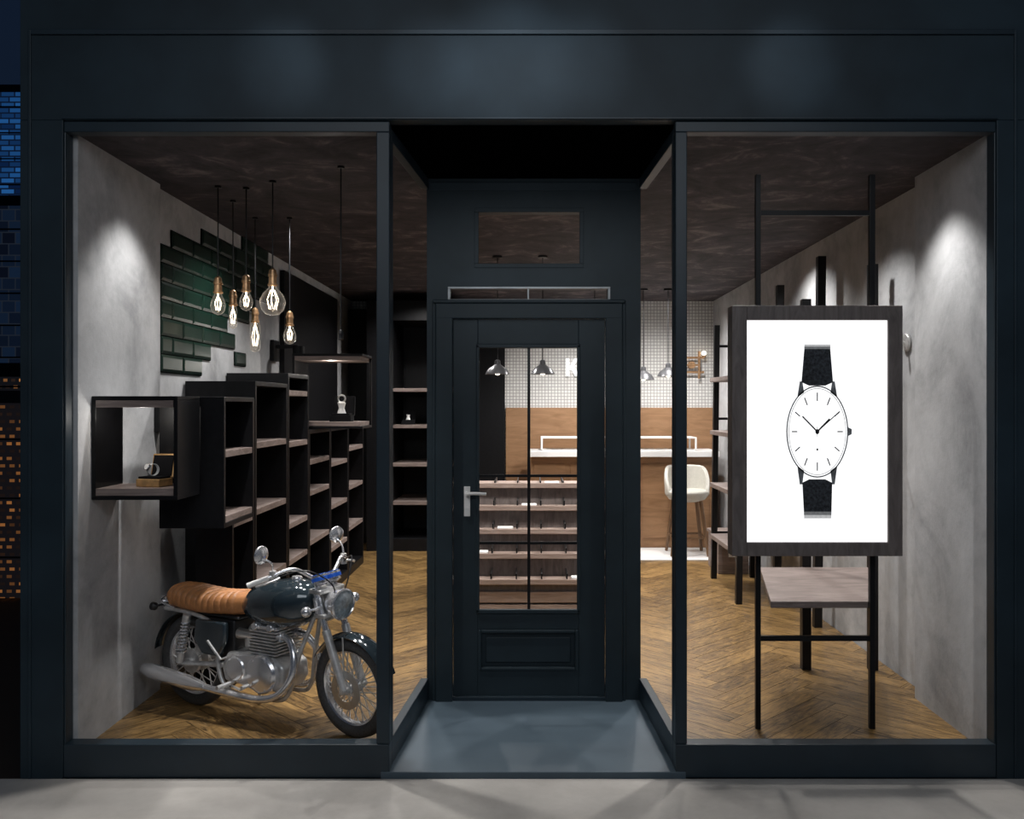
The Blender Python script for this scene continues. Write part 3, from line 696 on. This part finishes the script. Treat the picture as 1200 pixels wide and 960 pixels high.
for s in (-1, 1):
    mb = MB(FR)
    mb.tube([(1.40, .085 * s, .325), (1.40 - .145, .085 * s, .325 + .37)], .028, 14)
    mb.tube([(1.38, .062 * s, .40), (1.38, .062 * s, .66)], .006, 6)
    mb.cyl((1.40, .06 * s, .325), (1.40, .11 * s, .325), .02)
    mb.fin('fork_slider', 'alu', bike)
    mb = MB(FR); mb.tube([(1.40 - .14, .085 * s, .325 + .36), (1.165, .085 * s, .96)], .021, 12); mb.cyl((1.185, .085 * s, .90), (1.20, .085 * s, .80), .03); mb.fin('fork_tube', 'chrome', bike)
mb = MB(FR)
mb.prism([(1.13, -.11), (1.24, -.11), (1.24, .11), (1.13, .11)], .925, .955); mb.prism([(1.17, -.11), (1.27, -.11), (1.27, .11), (1.17, .11)], .77, .80)
mb.cyl((1.185, 0, .93), (1.22, 0, .79), .03)
mb.fin('fork_clamp', 'alu', bike, bev=.006)
mb = MB(FR); c = (1.20, 0, .86); ax = (1, 0, -.05)
mb.lathe([(.01, 0), (.05, .01), (.08, .045), (.092, .09), (.095, .12)], c, ax, 32); hl = mb.fin('headlight', 'chrome', bike)
mb = MB(FR); mb.lathe([(.095, .118), (.103, .122), (.103, .135), (.093, .142), (.088, .135)], c, ax, 32, True); mb.fin('headlight_rim', 'chrome', hl)
mb = MB(FR); mb.lathe([(.09, .132), (.07, .145), (.04, .153), (.005, .156)], c, ax, 32); mb.fin('headlight_lens', 'lens', hl)
for s in (-1, 1):
    mb = MB(FR); mb.lathe([(.02, 0), (.046, .015), (.05, .05), (.05, .07)], (1.20, .060 * s, .975), (-.35, 0, 1), 24); g_ = mb.fin('gauge', 'chrome', bike)
    mb = MB(FR); mb.lathe([(.046, .030), (.053, .032), (.053, .054), (.046, .056)], (1.20, .060 * s, .975), (-.35, 0, 1), 24, True); mb.fin('gauge_ring', 'blue', g_)
    mb = MB(FR); mb.lathe([(.046, .071), (.046, .075)], (1.20, .060 * s, .975), (-.35, 0, 1), 24); mb.fin('gauge_face', 'blue', g_)
    mb = MB(FR); mb.cyl((1.22, .09 * s, .84), (1.22, .20 * s, .84), .009); mb.ball((1.22, .215 * s, .84), .034); mb.fin('indicator', 'chrome', bike)
mb = MB(FR)
pts = [(.93, -.42, 1.02), (1.0, -.36, 1.05), (1.10, -.22, 1.10), (1.15, -.11, 1.04), (1.16, -.04, .99), (1.16, .04, .99), (1.15, .11, 1.04), (1.10, .22, 1.10), (1.0, .36, 1.05), (.93, .42, 1.02)]
mb.tube(cr(pts, 8), .014, 12); mb.cyl((1.16, -.05, .955), (1.16, -.05, 1.0), .018); mb.cyl((1.16, .05, .955), (1.16, .05, 1.0), .018)
mb.fin('handlebar', 'chrome', bike)
for s in (-1, 1):
    mb = MB(FR); mb.tube([(.925, .424 * s, 1.018), (.995, .363 * s, 1.048), (1.02, .335 * s, 1.058)], [.019, .0185, .02], 14); mb.fin('grip', 'pearl', bike, label='pale rubber hand grip')
    mb = MB(FR); mb.tube(cr([(1.05, .30 * s, 1.06), (1.09, .31 * s, 1.06), (1.06, .38 * s, 1.04), (1.01, .43 * s, 1.02)], 5), .007, 8); mb.cyl((1.03, .31 * s, 1.03), (1.03, .31 * s, 1.10), .022); mb.fin('brake_lever', 'alu', bike)
    dx = 0 if s < 0 else -.10; zm = 1.21
    mb = MB(FR); mb.tube(cr([(1.03, .31 * s, 1.09), (1.05 + dx * .5, .33 * s, 1.15), (1.02 + dx, .36 * s, zm - .025)], 6), .0065, 8)
    mb.lathe([(.005, 0), (.035, .006), (.057, .02), (.060, .03)], (1.03 + dx, .37 * s, zm), (-1, .12 * s, .05), 28); mi = mb.fin('mirror', 'chrome', bike)
    mb = MB(FR); mb.lathe([(.055, .0305), (.055, .0325)], (1.03 + dx, .37 * s, zm), (-1, .12 * s, .05), 28); mb.fin('mirror_glass', 'mirror', mi)
mb = MB(FR)
for s, o_ in ((-1, 0), (1, .02)): mb.tube(cr([(1.04, .30 * s, 1.05), (1.22, .20 * s, 1.10 + o_), (1.31, .06 * s, .98), (1.24, .02 * s, .80)], 7), .0045, 6)
mb.fin('cable', 'blackplastic', bike)
mb = MB(B)
for s in (-1, 1):
    mb.tube(cr([(1.12, .02 * s, .80), (1.02, .08 * s, .5), (.95, .11 * s, .24), (.8, .12 * s, .19), (.45, .12 * s, .2), (.34, .12 * s, .34), (.30, .11 * s, .60), (.10, .11 * s, .68), (-.2, .1 * s, .69)], 6), .015, 10)
mb.tube(cr([(1.13, 0, .88), (.8, 0, .76), (.4, 0, .68), (.30, 0, .60)], 5), .022, 10)
mb.cyl((1.11, 0, .97), (1.22, 0, .74), .03)
mb.fin('frame', 'alu', bike)
mb = MB(B)
for s in (-1, 1): mb.tube([(.36, .10 * s, .36), (0, .115 * s, .325), (-.04, .115 * s, .322)], .019, 10)
mb.cyl((.36, -.12, .36), (.36, .12, .36), .018)
mb.fin('swingarm', 'alu', bike)
for s in (-1, 1):
    mb = MB(B); m2 = MB(B)
    p0 = Vector((-.01, .145 * s, .34)); p1 = Vector((.06, .14 * s, .68)); d = p1 - p0
    m2.cyl(p0, p1, .013); m2.cyl(p0, p0 + d * .2, .024); m2.cyl(p0 + d * .85, p1, .028)
    dn = d.normalized(); a = Vector((0, 1, 0)); b = dn.cross(a)
    mb.tube([p0 + d * (.18 + .68 * i / 80) + (a * math.cos(i * .78) + b * math.sin(i * .78)) * .029 for i in range(81)], .0065, 6)
    sh = m2.fin('shock_absorber', 'alu', bike); mb.fin('shock_spring', 'chrome', sh)
def loft(mb, secs, n=28, ex=.8):
    rs = []
    for x, w, z0, z1 in secs:
        zc, h = (z0 + z1) / 2, (z1 - z0) / 2; r_ = []
        for k in range(n):
            a = 2 * math.pi * k / n; c_, s_ = math.cos(a), math.sin(a)
            r_.append((x, w * math.copysign(abs(c_) ** ex, c_), zc + h * math.copysign(abs(s_) ** ex, s_)))
        rs.append(r_)
    mb.rings(rs); return mb
mb = MB(B); K = [(.50, .03, .74, .79), (.52, .085, .71, .84), (.58, .12, .675, .895), (.68, .15, .655, .94), (.80, .17, .65, .97), (.92, .172, .66, .985), (1.02, .16, .685, .975), (1.08, .13, .72, .955), (1.12, .08, .77, .92), (1.135, .03, .81, .88)]
loft(mb, K).fin('fuel_tank', 'tank', bike)
mb = MB(B); mb.lathe([(.036, 0), (.036, .012), (.03, .02), (.005, .023)], (.93, 0, .98), (0, 0, 1), 24); mb.fin('fuel_cap', 'chrome', bike)
mb = MB(B); secs = []
prof = [(-.22, .05, .755, .79), (-.20, .09, .725, .825), (-.14, .125, .70, .85), (-.03, .14, .69, .85), (.10, .148, .685, .838), (.22, .145, .685, .832), (.34, .13, .69, .84), (.45, .11, .695, .852), (.53, .085, .71, .845), (.56, .05, .73, .82)]
for i in range(120):
    x = -.22 + .78 * i / 119
    for j in range(len(prof) - 1):
        if prof[j][0] <= x <= prof[j + 1][0] + 1e-6:
            t = (x - prof[j][0]) / (prof[j + 1][0] - prof[j][0])
            s_ = [prof[j][k] + (prof[j + 1][k] - prof[j][k]) * t for k in range(4)]; break
    rg = .013 * abs(math.sin(i * math.pi / 8)) ** .6 if 8 < i < 104 else 0
    secs.append((x, s_[1] + rg * .5, s_[2], s_[3] + rg))
loft(mb, secs, 28, .72).fin('seat', 'leather', bike, label='ribbed tan leather seat')
mb = MB(B); mb.box(-.20, .5, -.1, .1, .675, .70); mb.fin('seat_pan', 'blackplastic', bike, bev=.01)
for s in (-1, 1):
    y0_, y1_ = sorted((s * .10, s * .145))
    mb = MB(B); mb.xz([(.14, .66), (.12, .52), (.20, .42), (.36, .42), (.42, .52), (.42, .66)], y0_, y1_)
    mb.fin('side_cover', 'tank', bike, bev=.012)
mb = MB(B); mb.box(.16, .46, -.095, .095, .44, .67); mb.fin('airbox', 'blackplastic', bike, bev=.01)
mb = MB(B)
mb.xz([(.40, .26), (.88, .24), (.93, .32), (.92, .42), (.82, .47), (.60, .48), (.42, .46), (.37, .36)], -.13, .13)
eng = mb.fin('engine', 'alu', bike, bev=.02, seg=3)
for s in (-1, 1):
    mb = MB(B)
    mb.lathe([(.13, 0), (.13, .03), (.115, .048), (.05, .057), (.004, .058)], (.75, .12 * s, .355), (0, s, 0), 36)
    mb.lathe([(.09, 0), (.09, .03), (.075, .045), (.004, .05)], (.53, .12 * s, .365), (0, s, 0), 32)
    a, b = sorted((s * .12, s * .155))
    mb.xz([(.53, .455), (.74, .48), (.74, .235), (.53, .28)], a, b)
    for k in range(6):
        t = k * math.pi / 3; mb.cyl((.75 + .105 * math.cos(t), .15 * s, .355 + .105 * math.sin(t)), (.75 + .105 * math.cos(t), .172 * s, .355 + .105 * math.sin(t)), .008, 8)
    mb.fin('engine_cover', 'chrome', eng, bev=.004)
mb = MB(B)
for i in range(8):
    z = .482 + i * .021
    mb.box(.63, .86, -.13, .13, z, z + .008)
mb.box(.67, .82, -.10, .10, .47, .65)
mb.fin('cylinder_fins', 'alu', eng, smooth=False)
mb = MB(B); mb.box(.635, .865, -.125, .125, .648, .672); mb.cyl((.68, -.14, .665), (.68, .14, .665), .026); mb.cyl((.81, -.14, .665), (.81, .14, .665), .026); mb.fin('cylinder_head', 'chrome', eng, bev=.004)
for s in (-1, 1):
    mb = MB(B)
    mb.tube([(.64, .06 * s, .58), (.52, .06 * s, .58), (.47, .06 * s, .58)], [.03, .034, .038], 14); mb.cyl((.56, .06 * s, .50), (.56, .06 * s, .60), .028)
    mb.fin('carburettor', 'silver', eng, bev=.002)
for s in (-1, 1):
    mb = MB(B); mb.tube(cr([(.84, .07 * s, .60), (.93, .08 * s, .59), (1.0, .11 * s, .50), (1.0, .14 * s, .36), (.90, .165 * s, .24), (.72, .185 * s, .20), (.42, .20 * s, .215), (.26, .205 * s, .225)], 7), .024, 14)
    mb.cyl((.84, .07 * s, .60), (.87, .072 * s, .597), .034)
    o = mb.fin('exhaust_pipe', 'chrome', bike)
    mb = MB(B); mb.tube([(.30, .205 * s, .224), (.22, .207 * s, .23), (.14, .208 * s, .237), (-.20, .214 * s, .27), (-.275, .214 * s, .278), (-.29, .214 * s, .28)], [.025, .04, .05, .052, .040, .033], 20); mb.fin('muffler', 'chrome', o)
mb = MB(B)
for s in (-1, 1): mb.cyl((.50, .14 * s, .27), (.50, .29 * s, .27), .014)
mb.tube([(.50, -.16, .25), (.62, -.20, .25), (.68, -.22, .28)], .009, 8); mb.cyl((.68, -.19, .285), (.68, -.25, .285), .012)
mb.tube([(.42, -.13, .42), (.44, -.20, .43), (.34, -.22, .55)], .009, 8)
mb.tube([(.44, .12, .2), (.38, .24, .03), (.38, .26, .006)], .011, 8)
mb.fin('foot_controls', 'alu', bike)
mb = MB(B); mb.tube([(-.20, 0, .72), (-.30, 0, .71)], .022, 10); mb.cyl((-.30, 0, .71), (-.33, 0, .705), .045, 20)
mb.tube(cr([(-.10, .10, .70), (-.26, .09, .73), (-.29, 0, .75), (-.26, -.09, .73), (-.10, -.10, .70)], 5), .009, 8)
mb.fin('tail_bracket', 'chrome', bike)
for s in (-1, 1):
    mb = MB(B); mb.cyl((-.24, .04 * s, .71), (-.24, .15 * s, .71), .008); mb.lathe([(.01, 0), (.028, .015), (.03, .04), (.01, .05)], (-.22, .16 * s, .71), (-1, 0, 0), 16); mb.fin('indicator', 'blackplastic', bike)
mb = MB(B); mb.lathe([(.04, 0), (.036, .012), (.005, .018)], (-.33, 0, .705), (-1, 0, -.15), 20); mb.fin('tail_light', 'redlens', bike)

# ------------------------------------------------------------------ city beyond the corner
def tower(x0, x1, y0, y1, h, mat, label, fl=.84, led=.08, name='tower_building'):
    mb = MB(); mb.box(x0, x1, y0, y1, -.1, h); mb.mi = 1
    z = fl
    while z < h: mb.box(x0 - led, x1 + led, y0 - led, y1 + led, z, z + led); z += fl * 2
    mb.box(x0 + led * 5, x1 - led * 5, y0 + led * 5, y1 - led * 5, h, h + led * 8)
    o = mb.fin(name, [mat, 'blackmetal'], smooth=False); tag(o, label, 'building', 'night city buildings')
MB().box(-70, -2.5, 4.25, 90, -.2, -.125).fin('ground', 'subfloor', smooth=False, **S)
tower(-6.4, -4.2, 8.5, 9.6, 1.75, 'city3', 'low street kiosk with warm lit panes at night', .28, .015, 'street_kiosk')
tower(-25.5, -20.0, 40, 46, 3.0, 'city1', 'low night building with orange lit windows')
tower(-29, -22.2, 47, 53, 12.2, 'city2', 'dark steel gridded tower at night')
tower(-36, -27, 58, 64, 22, 'skyblue', 'tall night tower with blue lit glazing')

# ------------------------------------------------------------------ camera
cam = bpy.data.cameras.new('camera'); co = bpy.data.objects.new('camera', cam); COL.objects.link(co)
co.location = (0, 0, EYE); co.rotation_euler = (math.radians(90), 0, 0)
cam.sensor_width = 36; cam.lens = F / 1200 * 36; cam.shift_x = -20 / 1200; cam.shift_y = -5 / 1200; cam.clip_end = 300
scn.camera = co

# ------------------------------------------------------------------ lights
def spot(x, y, z, tx, ty, tz, e, size=70, blend=.6, col=(1, .975, .95), r=.04):
    l = bpy.data.lights.new('spot', 'SPOT'); l.energy = e; l.spot_size = math.radians(size); l.spot_blend = blend; l.color = col; l.shadow_soft_size = r
    o = bpy.data.objects.new('spot_light', l); COL.objects.link(o); o.location = (x, y, z)
    o.rotation_euler = (Vector((tx, ty, tz)) - Vector((x, y, z))).to_track_quat('-Z', 'Y').to_euler()
def downlight(x, y, e, tx=None, ty=None, size=150, col=(1, .975, .95), r=.04):
    spot(x, y, CZ - .03, x if tx is None else tx, y if ty is None else ty, 0, e, size, .8, col, r)
downlight(-1.80, 4.80, 56, -2.15, 4.80, 92); downlight(1.84, 4.68, 56, 2.2, 4.68, 92)
downlight(-1.30, 4.75, 120, -1.35, 4.75, 85); downlight(1.2, 4.95, 75, 1.3, 4.9, 85); downlight(1.75, 5.6, 60, 2.0, 5.7, 115)
downlight(-1.6, 6.1, 85, -1.95, 6.1, 125); downlight(-.9, 6.3, 85, size=115); downlight(1.3, 6.6, 105, size=125)
downlight(0, 6.5, 170, 0, 7.3, 100); downlight(-.9, 8.3, 95); downlight(1.2, 8.6, 125); downlight(-1.2, 9.7, 90); downlight(.5, 9.6, 175, .5, 9.9); downlight(1.6, 9.7, 170, 1.6, 10.1)
downlight(1.8, 7.2, 80, 2.25, 7.2, 130)
spot(-.85, 4.42, 2.95, -1.45, 4.8, .4, 110, 40, .8)  # extra fill spot added to brighten the motorcycle, stands for no real lamp
def point(x, y, z, e, col=(1, .95, .88), r=.02):
    l = bpy.data.lights.new('point', 'POINT'); l.energy = e; l.color = col; l.shadow_soft_size = r
    o = bpy.data.objects.new('point_light', l); COL.objects.link(o); o.location = (x, y, z)
point(-1.95, 4.50, 1.68, 1.8); point(-1.66, 7.52, 2.07, 3.5)  # fill points added inside the two display boxes, no fixture there
a = bpy.data.lights.new('street', 'AREA'); a.shape = 'RECTANGLE'; a.size = 5; a.size_y = 2; a.energy = 85; a.color = (.90, .95, 1)
o = bpy.data.objects.new('street_area_light', a); COL.objects.link(o); o.location = (0, -1.0, 4.3)
o.rotation_euler = (Vector((0, 4.4, .4)) - Vector((0, -1.0, 4.3))).to_track_quat('-Z', 'Y').to_euler()
spot(0, .3, 2.3, .03, 5.3, 2.62, 75, 26, 1, (.85, .94, 1), .2)  # unseen spot near the camera, added to lift the upper entrance wall
for x, e, sz in ((-1.18, 9, 24), (-.45, 9, 26), (-.1, 16, 34), (.25, 9, 26), (1.24, 9, 24)):
    spot(x, 3.0, 3.75, x, 4.25, 3.33, e * 1.3, sz, 1, (.62, .82, 1), .05)
w = bpy.data.worlds.new('night'); scn.world = w; w.use_nodes = True
bg = w.node_tree.nodes['Background']; bg.inputs[0].default_value = (.010, .020, .045, 1); bg.inputs[1].default_value = .5
